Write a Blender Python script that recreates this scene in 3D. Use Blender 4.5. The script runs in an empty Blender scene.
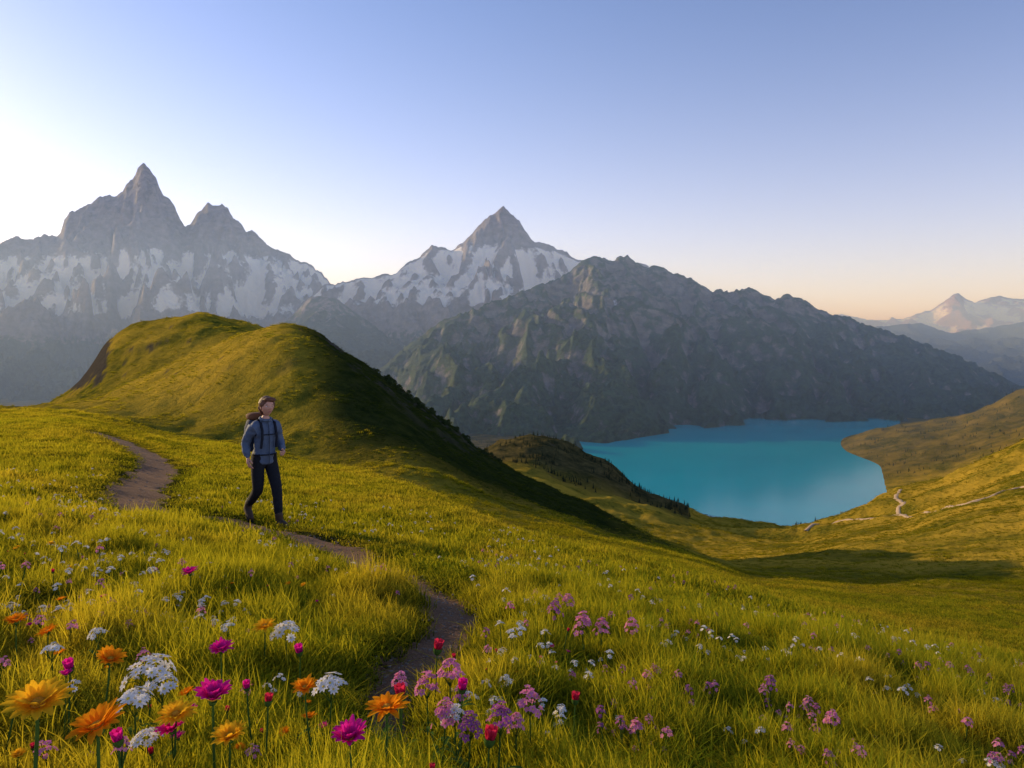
import bpy, math, random
import numpy as np
from mathutils import Vector, Matrix, Euler
random.seed(3); rng=np.random.default_rng(5)
S=bpy.context.scene
F=700.0; HY=350.0
# ---------------------------------------------------------------- noise
P=np.random.default_rng(11).permutation(512)
P=np.concatenate([P,P,P])
ANG=np.random.default_rng(12).uniform(0,2*np.pi,512)
GX=np.cos(ANG);GY=np.sin(ANG)
def perlin(x,y,seed=0):
    x=np.asarray(x,float)+seed*17.37; y=np.asarray(y,float)+seed*9.71
    xi=np.floor(x).astype(np.int64); yi=np.floor(y).astype(np.int64)
    xf=x-xi; yf=y-yi
    u=xf*xf*xf*(xf*(xf*6-15)+10); v=yf*yf*yf*(yf*(yf*6-15)+10)
    def g(ix,iy,dx,dy):
        h=P[(P[ix&511]+(iy&511))]
        return GX[h]*dx+GY[h]*dy
    a=g(xi,yi,xf,yf); b=g(xi+1,yi,xf-1,yf); c=g(xi,yi+1,xf,yf-1); d=g(xi+1,yi+1,xf-1,yf-1)
    return ((a+(b-a)*u)*(1-v)+(c+(d-c)*u)*v)*1.5
def fbm(x,y,o=4,seed=0,g=0.5):
    s=0;a=1;f=1
    for i in range(o):
        s=s+a*perlin(x*f,y*f,seed+i*3); a*=g; f*=2.03
    return s
def ridged(x,y,o=5,seed=0,g=0.5):
    s=0;a=1;f=1;w=1
    for i in range(o):
        n=(1-np.abs(perlin(x*f,y*f,seed+i*5)))**2
        n=n*w; w=np.clip(n*1.8,0,1)
        s=s+a*n; a*=g; f*=2.07
    return s
def sstep(a,b,x):
    t=np.clip((x-a)/(b-a),0,1); return t*t*(3-2*t)
# ---------------------------------------------------------------- terrain nodes
PX=np.arange(-1000,2001,2.0)
def gauss(a,s):
    if s<=0: return a
    r=int(3*s/2)+1; k=np.exp(-0.5*((np.arange(-r,r+1)*2.0)/s)**2); k/=k.sum()
    return np.convolve(np.pad(a,r,mode='edge'),k,mode='valid')
def tab(pts):
    p=np.array(pts,float); return np.interp(PX,p[:,0],p[:,1])
ND=[];NZ=[]
def node(d,py=None,z=None,sm=9):
    dt=tab(d) if isinstance(d,list) else np.full(PX.shape,float(d))
    dt=gauss(dt,14)
    zt=gauss((HY-gauss(tab(py),sm))/F*dt,0) if py is not None else gauss(tab(z),sm)
    ND.append(np.log(dt));NZ.append(zt)
node(1,z=[(-1000,-.66),(0,-.82),(512,-.88),(1024,-.95),(2000,-1.3)])
node(3.6,py=[(-1000,500),(0,556),(265,594),(512,620),(800,664),(1024,706),(2000,900)])
node([(-1000,9.3),(450,9.3),(600,8.6),(700,7.2),(850,5.9),(1024,5.0),(2000,5)],
     py=[(-1000,440),(0,490),(140,505),(265,524),(400,544),(512,562),(600,572),(700,604),(850,645),(1024,687),(2000,860)])
c_d=[(-1000,70),(0,65),(170,60),(300,48),(370,38),(430,28),(500,18),(600,12.5),(700,10),(850,8),(1024,6.6),(2000,7)]
c_p=[(-1000,400),(0,412),(50,411),(100,417),(170,435),(300,459),(370,474),(430,494),(500,528),(600,555),(700,583),(800,614),(900,641),(1024,672),(2000,830)]
node(c_d,py=c_p)
off=[(-1000,8),(300,6),(500,10),(600,22),(800,34),(1024,45),(2000,80)]
pp=sorted(set([p for p,_ in c_p]+[p for p,_ in off]))
f_=lambda L,x: float(np.interp(x,[a for a,_ in L],[b for _,b in L]))
node([(a,b*1.3) for a,b in c_d],py=[(p,f_(c_p,p)+f_(off,p)) for p in pp])
node([(-1000,120),(0,110),(300,80),(500,55),(600,42),(700,28),(800,22),(1024,20),(2000,20)],
     py=[(-1000,408),(0,413),(50,412),(100,416),(170,433),(300,454),(400,478),(500,518),(600,549),(700,577),(800,608),(900,634),(1024,652),(2000,700)])
node([(-1000,160),(0,150),(170,138),(300,126),(480,112),(600,90),(700,60),(800,45),(1024,42),(2000,42)],
     py=[(-1000,408),(0,412),(50,408),(100,400),(170,379),(230,350),(270,337),(295,334),(320,344),(350,364),(400,404),(450,442),(480,465),(520,488),(600,526),(700,562),(760,585),(850,596),(1024,610),(2000,610)],sm=6)
node([(-1000,220),(0,210),(300,185),(600,150),(700,120),(740,95),(800,90),(1024,90),(2000,90)],
     py=[(-1000,408),(0,413),(50,407),(100,398),(150,378),(200,352),(240,336),(280,328),(300,329),(330,345),(370,368),(420,405),(450,428),(480,452),(520,474),(560,493),(600,511),(650,536),(700,556),(740,568),(800,573),(900,572),(1024,566),(1200,520),(2000,460)],sm=5)
node([(-1000,245),(300,210),(600,185),(740,180),(1024,230),(2000,230)],
     py=[(-1000,410),(0,418),(50,412),(100,394),(150,376),(200,360),(240,347),(290,340),(330,362),(420,430),(480,477),(520,498),(600,532),(700,567),(740,563),(800,558),(900,549),(1024,528),(1200,440),(2000,390)])
node([(-1000,290),(300,290),(480,300),(740,400),(1024,460),(2000,460)],
     py=[(-1000,410),(0,414),(45,407),(75,388),(94,362),(108,338),(130,327),(160,321),(200,314),(240,321),(275,331),(300,342),(330,372),(420,450),(480,490),(520,515),(600,540),(700,551),(740,549),(800,546),(900,527),(960,502),(1024,480),(1200,380),(2000,340)],sm=4)
node([(-1000,420),(480,420),(700,520),(1024,600),(2000,600)],
     py=[(-1000,480),(0,480),(300,500),(480,503),(520,503),(600,517),(700,532),(800,541),(900,515),(1024,457),(1200,360),(2000,330)])
node([(-1000,800),(600,850),(650,800),(700,690),(780,740),(860,800),(900,830),(960,760),(1024,720),(2000,700)],
     py=[(-1000,525),(300,525),(400,505),(470,458),(500,441),(525,434),(550,441),(580,455),(610,464),(640,484),(665,494),(700,512),(740,521),(780,530),(830,519),(860,510),(900,489),(960,468),(1024,438),(1200,350),(2000,300)],sm=6)
node([(-1000,1000),(480,1000),(600,1050),(650,950),(700,860),(740,820),(780,790),(860,900),(900,940),(960,920),(1024,900),(2000,900)],
     z=[(-1000,-200),(450,-196),(540,-193),(565,-203),(590,-207),(860,-206),(890,-200),(910,-193),(960,-175),(1024,-130),(1200,-20),(2000,30)])
node(1180,z=[(-1000,-195),(540,-190),(575,-206),(600,-214),(850,-214),(876,-203),(895,-193),(960,-172),(1024,-135),(1200,-40),(2000,20)])
node(1500,z=[(-1000,-190),(540,-190),(570,-200),(600,-212),(825,-212),(850,-193),(880,-170),(900,-163),(960,-143),(1000,-109),(1024,-78),(1200,0),(2000,50)])
node(1800,z=[(-1000,-195),(560,-194),(620,-206),(870,-208),(900,-205),(960,-200),(1024,-190),(2000,-150)])
node(2100,z=[(-1000,-200),(600,-202),(2000,-200)])
node(3200,z=[(-1000,-215),(2000,-215)])
node(15000,z=[(-1000,-260),(2000,-260)])
ND=np.array(ND);NZ=np.array(NZ);K=len(ND)
def base_h(X,Y):
    X=np.asarray(X,float).ravel();Y=np.asarray(Y,float).ravel()
    out=np.empty(X.shape)
    for s in range(0,len(X),40000):
        x=X[s:s+40000];y=np.maximum(Y[s:s+40000],0.8)
        px=np.clip(512+F*x/y,-999,1999)
        fi=(px+1000)/2; i0=fi.astype(int); fr=fi-i0
        D=ND[:,i0]*(1-fr)+ND[:,i0+1]*fr
        Z=NZ[:,i0]*(1-fr)+NZ[:,i0+1]*fr
        h=np.diff(D,axis=0);dl=np.diff(Z,axis=0)/h
        m=np.zeros_like(Z)
        same=(dl[:-1]*dl[1:])>0
        w1=2*h[1:]+h[:-1];w2=h[1:]+2*h[:-1]
        with np.errstate(all='ignore'):
            hm=(w1+w2)/(w1/dl[:-1]+w2/dl[1:])
        m[1:-1]=np.where(same,hm,0); m[0]=dl[0];m[-1]=dl[-1]
        ly=np.clip(np.log(y),D[0],D[-1])
        k=np.clip((D<=ly).sum(0)-1,0,K-2); c=np.arange(len(x))
        H=h[k,c];t=(ly-D[k,c])/H
        z=(2*t**3-3*t**2+1)*Z[k,c]+(t**3-2*t**2+t)*H*m[k,c]+(-2*t**3+3*t**2)*Z[k+1,c]+(t**3-t**2)*H*m[k+1,c]
        near=1-sstep(60,160,y)
        z=z+near*(0.035*fbm(x*1.3,y*1.3,3,1)+0.05*fbm(x*.45,y*.45,2,2)*sstep(1.5,5,y))
        midw=sstep(20,120,y)*(1-sstep(700,1200,y))
        z=z+midw*(0.7*fbm(x/9,y/9,3,5)+1.3*fbm(x/28,y/28,3,6)*sstep(80,200,y))
        farw=sstep(350,700,y)*sstep(0,30,z+203)
        z=z+farw*(7*fbm(x/110,y/110,4,8)+6*(ridged(x/160,y/160,4,9)-1.0))
        out[s:s+40000]=z
    return out
def hit(px,py,h=0.0,dmin=0.9,dmax=1600,fn=None):
    d=np.geomspace(dmin,dmax,1500)
    u=(px-512)/F; v=(HY-py)/F
    z=(fn or terr)(u*d,d)+h
    i=np.argmax(z>v*d)
    if i==0 and not (z[0]>v*d[0]): i=len(d)-1
    return np.array([u*d[i],d[i],z[i]-h])
pimg=[(96,432),(118,440),(140,451),(156,463),(150,475),(136,488),(133,500),(148,511),(180,517),(220,522),(262,528),(295,535),(325,548),(362,564),(405,580),(440,597),(456,612),(446,634),(424,655),(405,676),(392,702),(384,740)]
pw=np.array([hit(a,b,fn=base_h)[:2] for a,b in pimg])
def catmull(p,n=14):
    o=[];q=np.vstack([2*p[0]-p[1],p,2*p[-1]-p[-2]])
    for i in range(1,len(q)-2):
        for t in np.linspace(0,1,n,endpoint=False):
            o.append(.5*((2*q[i])+(-q[i-1]+q[i+1])*t+(2*q[i-1]-5*q[i]+4*q[i+1]-q[i+2])*t*t+(-q[i-1]+3*q[i]-3*q[i+1]+q[i+2])*t**3))
    o.append(q[-2]); return np.array(o)
pl=catmull(pw)
def pathdist(X,Y):
    d=np.full(len(X),9.0)
    idx=np.where((Y<75)&(X>-45)&(X<3))[0]
    for s in range(0,len(idx),20000):
        ii=idx[s:s+20000]
        a=pl[:-1];b=pl[1:];ab=b-a;L=(ab**2).sum(1)+1e-9
        dx=X[ii,None]-a[None,:,0];dy=Y[ii,None]-a[None,:,1]
        t=np.clip((dx*ab[:,0]+dy*ab[:,1])/L,0,1)
        q=np.sqrt((dx-t*ab[:,0])**2+(dy-t*ab[:,1])**2)
        d[ii]=q.min(1)
    return d
def pwid(Y): return 0.10+0.05*sstep(1.8,3.2,Y)+.23*sstep(4.0,6.5,Y)+0.18*sstep(12,30,Y)
def terr(X,Y):
    X=np.asarray(X,float).ravel();Y=np.asarray(Y,float).ravel()
    z=base_h(X,Y); d=pathdist(X,Y)
    w=pwid(Y)
    return z-0.045*(1-sstep(w*0.7,w*1.6,d))
def flank(X,Y):  # mask of the hill's right flank, where shade is painted in
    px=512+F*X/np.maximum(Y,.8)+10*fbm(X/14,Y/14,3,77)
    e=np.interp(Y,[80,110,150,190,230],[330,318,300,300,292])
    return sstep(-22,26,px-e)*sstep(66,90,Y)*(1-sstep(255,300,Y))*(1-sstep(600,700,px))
# ---------------------------------------------------------------- mesh helpers
def mk(name,V,Fq,mats=(),smooth=True,attrs=None,midx=None):
    me=bpy.data.meshes.new(name)
    V=np.asarray(V,np.float32);
    if isinstance(Fq,np.ndarray):
        n=len(Fq);k=Fq.shape[1]
        me.vertices.add(len(V));me.vertices.foreach_set('co',V.ravel())
        me.loops.add(n*k);me.loops.foreach_set('vertex_index',Fq.astype(np.int32).ravel())
        me.polygons.add(n);me.polygons.foreach_set('loop_start',np.arange(0,n*k,k,dtype=np.int32))
        me.update(calc_edges=True)
    else:
        me.from_pydata([tuple(map(float,v)) for v in V],[],Fq); me.update()
    me.polygons.foreach_set('use_smooth',[smooth]*len(me.polygons))
    for m in mats: me.materials.append(m)
    if midx is not None: me.polygons.foreach_set('material_index',np.asarray(midx,np.int32))
    if attrs:
        for k_,v_ in attrs.items():
            a=me.attributes.new(k_,'FLOAT','POINT');a.data.foreach_set('value',np.asarray(v_,np.float32))
    me.update()
    return me
def ob(name,me,parent=None,loc=(0,0,0),link=True):
    o=bpy.data.objects.new(name,me);o.location=loc
    if link: S.collection.objects.link(o)
    if parent: o.parent=parent
    return o
def gridf(nr,nc):
    i=np.arange((nr-1)*(nc-1));r=i//(nc-1);c=i%(nc-1);a=r*nc+c
    return np.stack([a,a+1,a+nc+1,a+nc],1)
# ---------------------------------------------------------------- materials
class NT:
    def __init__(s,name):
        s.m=bpy.data.materials.new(name);s.m.use_nodes=True;s.t=s.m.node_tree;s.n=s.t.nodes;s.n.clear()
        s.out=s.n.new('ShaderNodeOutputMaterial')
    def add(s,t,**k):
        n=s.n.new(t)
        for a,b in k.items(): setattr(n,a,b)
        return n
    def set(s,n,key,b):
        if isinstance(b,bpy.types.NodeSocket): s.t.links.new(b,n.inputs[key])
        else: n.inputs[key].default_value=b
    def noise(s,sc,det=4,rough=.55,vec=None):
        n=s.add('ShaderNodeTexNoise');n.inputs['Scale'].default_value=sc;n.inputs['Detail'].default_value=det;n.inputs['Roughness'].default_value=rough
        s.t.links.new(vec if vec else s.pos(),n.inputs['Vector']);return n.outputs['Fac']
    def pos(s):
        if not hasattr(s,'_p'): s._p=s.add('ShaderNodeNewGeometry')
        return s._p.outputs['Position']
    def scaled(s,v,x,y,z):
        n=s.add('ShaderNodeVectorMath',operation='MULTIPLY');s.t.links.new(v,n.inputs[0]);n.inputs[1].default_value=(x,y,z);return n.outputs[0]
    def rmp(s,f,a,b,c=0,d=1):
        n=s.add('ShaderNodeMapRange');s.t.links.new(f,n.inputs[0])
        for i,v in enumerate((a,b,c,d)): n.inputs[i+1].default_value=v
        return n.outputs[0]
    def mix(s,f,a,b):
        n=s.add('ShaderNodeMix',data_type='RGBA')
        s.set(n,0,f)
        for k,v in ((6,a),(7,b)):
            if isinstance(v,bpy.types.NodeSocket): s.t.links.new(v,n.inputs[k])
            else: n.inputs[k].default_value=(*v,1) if len(v)==3 else v
        return n.outputs[2]
    def math(s,op,a,b=0.5):
        n=s.add('ShaderNodeMath',operation=op);s.set(n,0,a);s.set(n,1,b);return n.outputs[0]
    def attr(s,n_): return s.add('ShaderNodeAttribute',attribute_name=n_).outputs['Fac']
    def bump(s,h,st,dist):
        n=s.add('ShaderNodeBump');s.set(n,'Height',h);n.inputs['Strength'].default_value=st;n.inputs['Distance'].default_value=dist;return n.outputs[0]
    def pr(s,col,rough=.8,nrm=None,spec=.3,**k):
        n=s.add('ShaderNodeBsdfPrincipled')
        s.set(n,'Base Color',col if isinstance(col,bpy.types.NodeSocket) else (*col,1))
        s.set(n,'Roughness',rough);s.set(n,'Specular IOR Level',spec)
        if nrm: s.set(n,'Normal',nrm)
        for a,b in k.items(): s.set(n,a.replace('_',' '),b)
        return n.outputs[0]
    def done(s,sh): s.t.links.new(sh,s.out.inputs[0]);return s.m
def simple(name,col,rough=.7,spec=.3,var=.25,sc=30,bump=0.0):
    n=NT(name);f=n.noise(sc,4)
    c=n.mix(f,tuple(x*(1-var) for x in col),tuple(min(1,x*(1+var)) for x in col))
    return n.done(n.pr(c,rough,n.bump(f,bump,.01) if bump else None,spec))
def petalmat(name,col,tr=.45,var=.2,sc=60):
    n=NT(name);f=n.noise(sc,3)
    c=n.mix(f,tuple(x*(1-var) for x in col),tuple(min(1,x*(1+var)) for x in col))
    d=n.add('ShaderNodeBsdfDiffuse');n.set(d,'Color',c);t=n.add('ShaderNodeBsdfTranslucent');n.set(t,'Color',c)
    m=n.add('ShaderNodeMixShader');m.inputs[0].default_value=tr
    n.t.links.new(d.outputs[0],m.inputs[1]);n.t.links.new(t.outputs[0],m.inputs[2])
    return n.done(m.outputs[0])
# ground
n=NT('meadow_ground')
yv=n.add('ShaderNodeSeparateXYZ');n.t.links.new(n.pos(),yv.inputs[0]);Yc=yv.outputs[1]
big=n.noise(.02,5,.6);mid=n.noise(.35,5,.6);fine=n.noise(6,4,.7)
c1=n.mix(n.rmp(mid,.35,.65),(.06,.085,.012),(.32,.25,.025))
c1=n.mix(n.rmp(big,.40,.60),c1,(.50,.34,.04))
nearc=n.mix(n.rmp(fine,.3,.7),(.012,.018,.005),(.055,.055,.016))
c1=n.mix(n.rmp(Yc,8,60),nearc,c1)
c1=n.mix(n.attr('flank_shade'),c1,n.mix(n.rmp(mid,.35,.65),(.018,.030,.008),(.05,.06,.014)))  # shade of the hill's right flank put into the ground colour
c1=n.mix(n.attr('forest'),c1,n.mix(n.rmp(n.noise(.05,6,.75),.35,.65),(.020,.030,.014),(.15,.12,.045)))
c1=n.mix(n.attr('rock'),c1,n.mix(n.noise(.5,6,.7),(.03,.028,.024),(.13,.115,.09)))
h=n.math('ADD',n.math('MULTIPLY',n.noise(.8,5,.75),1.0),n.math('MULTIPLY',fine,.1))
h=n.math('ADD',h,n.math('MULTIPLY',n.noise(.06,6,.7),3.5))
bs=n.bump(h,1,1.3)
gd=n.add('ShaderNodeBsdfDiffuse');n.set(gd,'Color',c1);n.set(gd,'Normal',bs)
M_ground=n.done(gd.outputs[0])
n=NT('trodden_earth');f=n.noise(9,6,.7);g=n.noise(45,4,.6)
M_path=n.done(n.pr(n.mix(g,n.mix(f,(.10,.05,.027),(.28,.15,.08)),(.26,.155,.095)),.95,n.bump(n.math('ADD',f,g),1,.05),.1))
n=NT('gravel_track');M_track=n.done(n.pr(n.mix(n.noise(1.5,5),(.44,.32,.19),(.56,.43,.28)),.95,None,.1))
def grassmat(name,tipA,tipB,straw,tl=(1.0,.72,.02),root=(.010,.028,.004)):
    n=NT(name);h=n.attr('h')
    rnd=n.add('ShaderNodeObjectInfo').outputs['Random']
    a=n.noise(.9,3);b=n.noise(.10,4,.6)
    tip=n.mix(rnd,tipA,tipB);tip=n.mix(n.rmp(n.math('ADD',n.math('MULTIPLY',a,.5),n.math('MULTIPLY',b,.5)),.45,.60),tip,straw)
    tip=n.mix(n.rmp(n.noise(.035,4,.65),.46,.58,0,.6),tip,tuple(x*.4 for x in tipA))
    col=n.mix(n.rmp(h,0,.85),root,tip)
    d=n.add('ShaderNodeBsdfDiffuse');n.set(d,'Color',col)
    t=n.add('ShaderNodeBsdfTranslucent');n.set(t,'Color',n.mix(.5,col,n.mix(h,(.04,.09,.0),tl)))
    m=n.add('ShaderNodeMixShader');m.inputs[0].default_value=.58
    n.t.links.new(d.outputs[0],m.inputs[1]);n.t.links.new(t.outputs[0],m.inputs[2])
    return n.done(m.outputs[0])
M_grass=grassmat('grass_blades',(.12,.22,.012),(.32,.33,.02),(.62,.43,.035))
M_grass_shade=grassmat('grass_blades_painted_shade',(.035,.06,.010),(.07,.085,.014),(.10,.10,.018),(.14,.14,.02))  # darker green blades: flank shade painted into the grass colour
def rockmat(name,ca,cb,veg=(.035,.05,.02),sc=.01,snowc=(.88,.87,.88),sn=.5):
    n=NT(name)
    st=n.noise(sc*1.2,8,.65,n.scaled(n.pos(),1,1,3));f=n.noise(sc*3,8,.65)
    c=n.mix(n.rmp(st,.3,.7),ca,cb);c=n.mix(n.rmp(f,.4,.8),c,tuple(x*.5 for x in ca))
    vm=n.rmp(n.math('ADD',n.attr('veg'),n.math('MULTIPLY',n.math('SUBTRACT',f,.5),1.6)),.38,.62)
    c=n.mix(vm,c,n.mix(n.rmp(n.noise(sc*6,5,.7),.35,.65),tuple(x*.8 for x in veg),tuple(x*2.2 for x in veg)))
    sm=n.rmp(n.math('ADD',n.attr('snow'),n.math('MULTIPLY',n.math('SUBTRACT',f,.5),sn)),.46,.54)
    c=n.mix(sm,c,snowc)
    return n.done(n.pr(c,.9,n.bump(n.math('ADD',f,st),.9,.2/sc),.1))
M_rock=rockmat('mountain_rock',(.19,.17,.19),(.38,.33,.34),(.04,.055,.045))
M_rockg=rockmat('lake_mountain_rock',(.13,.125,.13),(.29,.27,.25),(.034,.055,.030))
M_far=rockmat('distant_rock',(.28,.19,.20),(.44,.31,.31),sc=.004)
n=NT('lake_water')
M_lake=n.done(n.pr(n.mix(n.noise(.006,3),(.001,.32,.42),(.002,.46,.54)),.12,n.bump(n.noise(.25,4),.2,.2),.12))
# ---------------------------------------------------------------- terrain mesh
cols=np.concatenate([np.arange(-1000,-100,18),np.arange(-100,1130,2.2),np.arange(1130,2001,18)])
rows=np.concatenate([np.linspace(-3,.75,14),np.geomspace(.8,3200,760),np.geomspace(3300,15000,20)])
u=(cols-512)/F
Yg=np.repeat(rows,len(cols));Xg=np.tile(u,len(rows))*(np.maximum(Yg,0)+2.0)
Zg=terr(Xg,Yg)
pxg=512+F*Xg/np.maximum(Yg,.8)
forest=sstep(560,700,Yg)*(pxg<690)
forest=np.maximum(forest,sstep(960,1150,Yg)*(0.7))
G=Zg.reshape(len(rows),len(cols));
gy=np.gradient(G,axis=0)/np.maximum(np.gradient(Yg.reshape(G.shape),axis=0),1e-6)
gx=np.gradient(G,axis=1)/np.maximum(np.gradient(Xg.reshape(G.shape),axis=1),1e-6)
sl=np.hypot(gx,gy).ravel()
rock=sstep(.72,.95,sl+.3*fbm(Xg/6,Yg/6,3,30))*sstep(90,150,Yg)*(pxg<560)
ob('ground',mk('ground',np.stack([Xg,Yg,Zg],1),gridf(len(rows),len(cols)),[M_ground],attrs={'forest':forest,'rock':rock,'flank_shade':flank(Xg,Yg)}))
def ribbon(name,line,wfn,mat,lift,nc=9,edge=.3,seed=40):
    seg=np.diff(line,axis=0);L=np.concatenate([[0],np.cumsum(np.hypot(*seg.T))])
    tan=np.gradient(line,axis=0);tan/=np.linalg.norm(tan,axis=1)[:,None]
    nrm=np.stack([-tan[:,1],tan[:,0]],1);V=[]
    tt=np.linspace(-1,1,nc)
    for i in range(len(line)):
        w=wfn(line[i,1])
        wl=w*(1+edge*float(perlin(L[i]/w*.5,0.3,seed)));wr=w*(1+edge*float(perlin(L[i]/w*.5,5.3,seed)))
        for t in tt:
            p=line[i]+nrm[i]*t*(wl if t<0 else wr);V.append([p[0],p[1],0])
    V=np.array(V);V[:,2]=terr(V[:,0],V[:,1])+lift
    V[::nc,2]-=lift*1.5;V[nc-1::nc,2]-=lift*1.5
    return ob(name,mk(name,V,gridf(len(line),nc),[mat]))
plf=catmull(pw,30)
ribbon('footpath',plf,lambda y:float(pwid(y))*1.2,M_path,.014,edge=.5)
timg=[(1060,480),(1024,487),(990,497),(950,507),(905,516),(870,519),(835,523),(805,531)]
tw=np.array([hit(a,b,dmin=60)[:2] for a,b in timg])
ribbon('gravel_track',catmull(tw,12),lambda y:1.7*y/500,M_track,.6,5)
tw2=np.array([hit(a,b,dmin=60)[:2] for a,b in [(900,490),(896,496),(903,503),(898,510),(905,516)]])
ribbon('gravel_track',catmull(tw2,12),lambda y:1.7*y/500,M_track,.6,5)
NY=40;V=[]
for y in np.linspace(770,2060,NY):
    for p in np.linspace(545,900,20): V.append([(p-512)/F*y,y,-200])
ob('lake',mk('lake',np.array(V),gridf(NY,20),[M_lake]))
# ---------------------------------------------------------------- mountains
def blur2(a,r):
    for ax in (0,1):
        pad=[(0,0),(0,0)];pad[ax]=(r+1,r);c=np.cumsum(np.pad(a,pad,mode='edge'),axis=ax);n_=2*r+1
        a=(np.take(c,range(n_,c.shape[ax]),axis=ax)-np.take(c,range(0,c.shape[ax]-n_),axis=ax))/n_
    return a
def mountain(name,prof,Dp,D0p,zb,px0,px1,nx,nt,amp,seed,mat,p=1.3,jag=1.5,snow=None,veg=None,spread=90,gs=22,gul=.10,fq=1.0,cap=.35,fine=.30):
    pxs=np.linspace(px0,px1,nx)
    pr=np.array(prof,float);D0=np.array(D0p,float);Dd=np.array(Dp,float)
    tb=np.arange(px0-300,px1+301,1.0)
    py=np.interp(tb,pr[:,0],pr[:,1])-jag*(fbm(tb/11,tb*0+3.3,5,seed,.72))
    sig=[0,2,5,12,30,spread];T=[]
    for s in sig:
        if s==0:T.append(py);continue
        r=int(3*s);k=np.exp(-.5*(np.arange(-r,r+1)/s)**2);k/=k.sum();T.append(np.convolve(np.pad(py,r,mode='edge'),k,mode='valid'))
    T=np.array(T);lev=np.array([0,.04,.12,.28,.5,1.0])
    tt=np.concatenate([-np.linspace(.3,.02,14),np.linspace(0,1,nt)**1.25])
    TT=np.repeat(tt,nx);PP=np.tile(pxs,len(tt))
    D=np.interp(PP,Dd[:,0],Dd[:,1]);D_0=np.interp(PP,D0[:,0],D0[:,1])
    at=np.abs(TT)
    Yw=D-TT*(D-D_0);Xw=(PP-512)/F*Yw
    sc=np.mean(Dd[:,1])
    wx=fbm(Xw/sc*8,Yw/sc*8,3,seed+1);wy=fbm(Xw/sc*8,Yw/sc*8,3,seed+2)
    wp=PP+np.clip(at*4,0,1)*26*wx
    fl=np.interp(at,lev,np.arange(len(lev)));l0=np.minimum(fl.astype(int),len(lev)-2);lf=fl-l0
    ti=np.clip(wp-tb[0],0,len(tb)-2);i0=ti.astype(int);fr=ti-i0
    pv=lambda l:T[l,i0]*(1-fr)+T[l,i0+1]*fr
    Hp=pv(l0)*(1-lf)+pv(l0+1)*lf
    H=(HY-Hp)/F*D
    f=np.where(TT>=0,(1-at)**p,1-at*2.2)
    rel=H-zb
    z=zb+rel*f
    w=sstep(0,.15,at)*(1-.5*sstep(.6,1,at))
    w2=sstep(0,.06,at)
    a=Xw/sc;b=Yw/sc
    c_=w*amp*(ridged(a*7*fq+.3*wx,b*2.6*fq+.3*wy,5,seed+4,.45)-1.15)
    gl=ridged((PP+22*wx)/gs,TT*1.5+.3*wy,4,seed+8,.42)-1.1
    c_+=w2*gul*rel*f*np.clip(.25+1-f,0,.8)*gl
    c_=np.where(c_>0,c_*(cap+(1-cap)*sstep(.25,.5,at)),c_)
    c_+=w2*amp*fine*(ridged(a*24*fq+.3*wx,b*13*fq+.3*wy,4,seed+6,.48)-1.2)
    z+=c_
    z=np.where(TT>.97,zb-20*(TT>.995),np.maximum(z,zb-15))
    zz=z.reshape(len(tt),nx)
    cv=(blur2(zz,9)-zz);cv=cv/(np.std(cv[14:])+1e-6)
    V=np.stack([Xw,Yw,z],1);g=V.reshape(len(tt),nx,3)
    ga=np.gradient(g,axis=0);gb=np.gradient(g,axis=1);nn=np.cross(gb,ga);nn/=np.linalg.norm(nn,axis=2)[:,:,None]+1e-9
    nz=np.abs(nn[:,:,2]);nz=blur2(nz,2).ravel();cv=np.clip(blur2(cv,1).ravel(),-2,2)
    A={'snow':(snow(z,nz,PP,TT,cv) if snow else np.zeros(len(z))),'veg':(veg(z,nz,PP,TT,cv) if veg else np.zeros(len(z)))}
    return ob(name,mk(name,V,gridf(len(tt),nx)[:,::-1],[mat],attrs=A))
L_prof=[(-700,330),(-400,290),(-250,270),(-100,255),(-30,248),(0,243),(14,237),(30,240),(42,234),(60,236),(64,222),(70,212),(85,206),(96,200),(105,196),(113,198),(122,192),(128,182),(134,176),(138,168),(144,164),(150,171),(156,178),(160,190),(168,198),(175,206),(180,220),(186,226),(192,221),(197,212),(203,208),(208,202),(216,204),(222,203),(228,208),(234,220),(240,222),(246,232),(252,230),(262,239),(275,250),(285,252),(300,262),(312,264),(322,272),(335,290),(400,335),(500,370),(700,400)]
mountain('rocky_mountain',L_prof,[(-700,5200),(700,5200)],[(-700,2600),(700,2600)],-230,-420,560,760,330,320,3,M_rock,p=1.7,jag=2.4,gs=20,gul=.24,fine=.4,
  snow=lambda z,nz,P_,T_,cv:sstep(120,260,z)*(1-sstep(600,860,z))*(.60+.15*cv+.25*(nz-.55)),
  veg=lambda z,nz,P_,T_,cv:1-sstep(-60,180,z),spread=60)
M_prof=[(150,360),(250,335),(290,315),(320,287),(350,280),(372,276),(395,275),(404,266),(410,262),(420,256),(432,245),(442,246),(452,251),(462,243),(470,236),(480,224),(488,217),(497,212),(504,207),(511,214),(519,219),(525,232),(531,240),(550,245),(562,250),(578,260),(640,262),(700,290),(800,330),(950,370)]
mountain('rocky_mountain',M_prof,[(0,4300),(1000,4300)],[(0,2500),(1000,2500)],-230,180,900,640,300,200,21,M_rock,p=1.5,jag=1.8,gul=.18,fine=.4,
  snow=lambda z,nz,P_,T_,cv:sstep(160,280,z)*(1-sstep(580,720,z))*(.58+.15*cv+.25*(nz-.6)),
  veg=lambda z,nz,P_,T_,cv:1-sstep(-60,200,z),spread=50)
S_prof=[(100,420),(200,385),(260,345),(290,318),(312,296),(335,298),(360,315),(400,345),(460,390),(560,430)]
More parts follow.
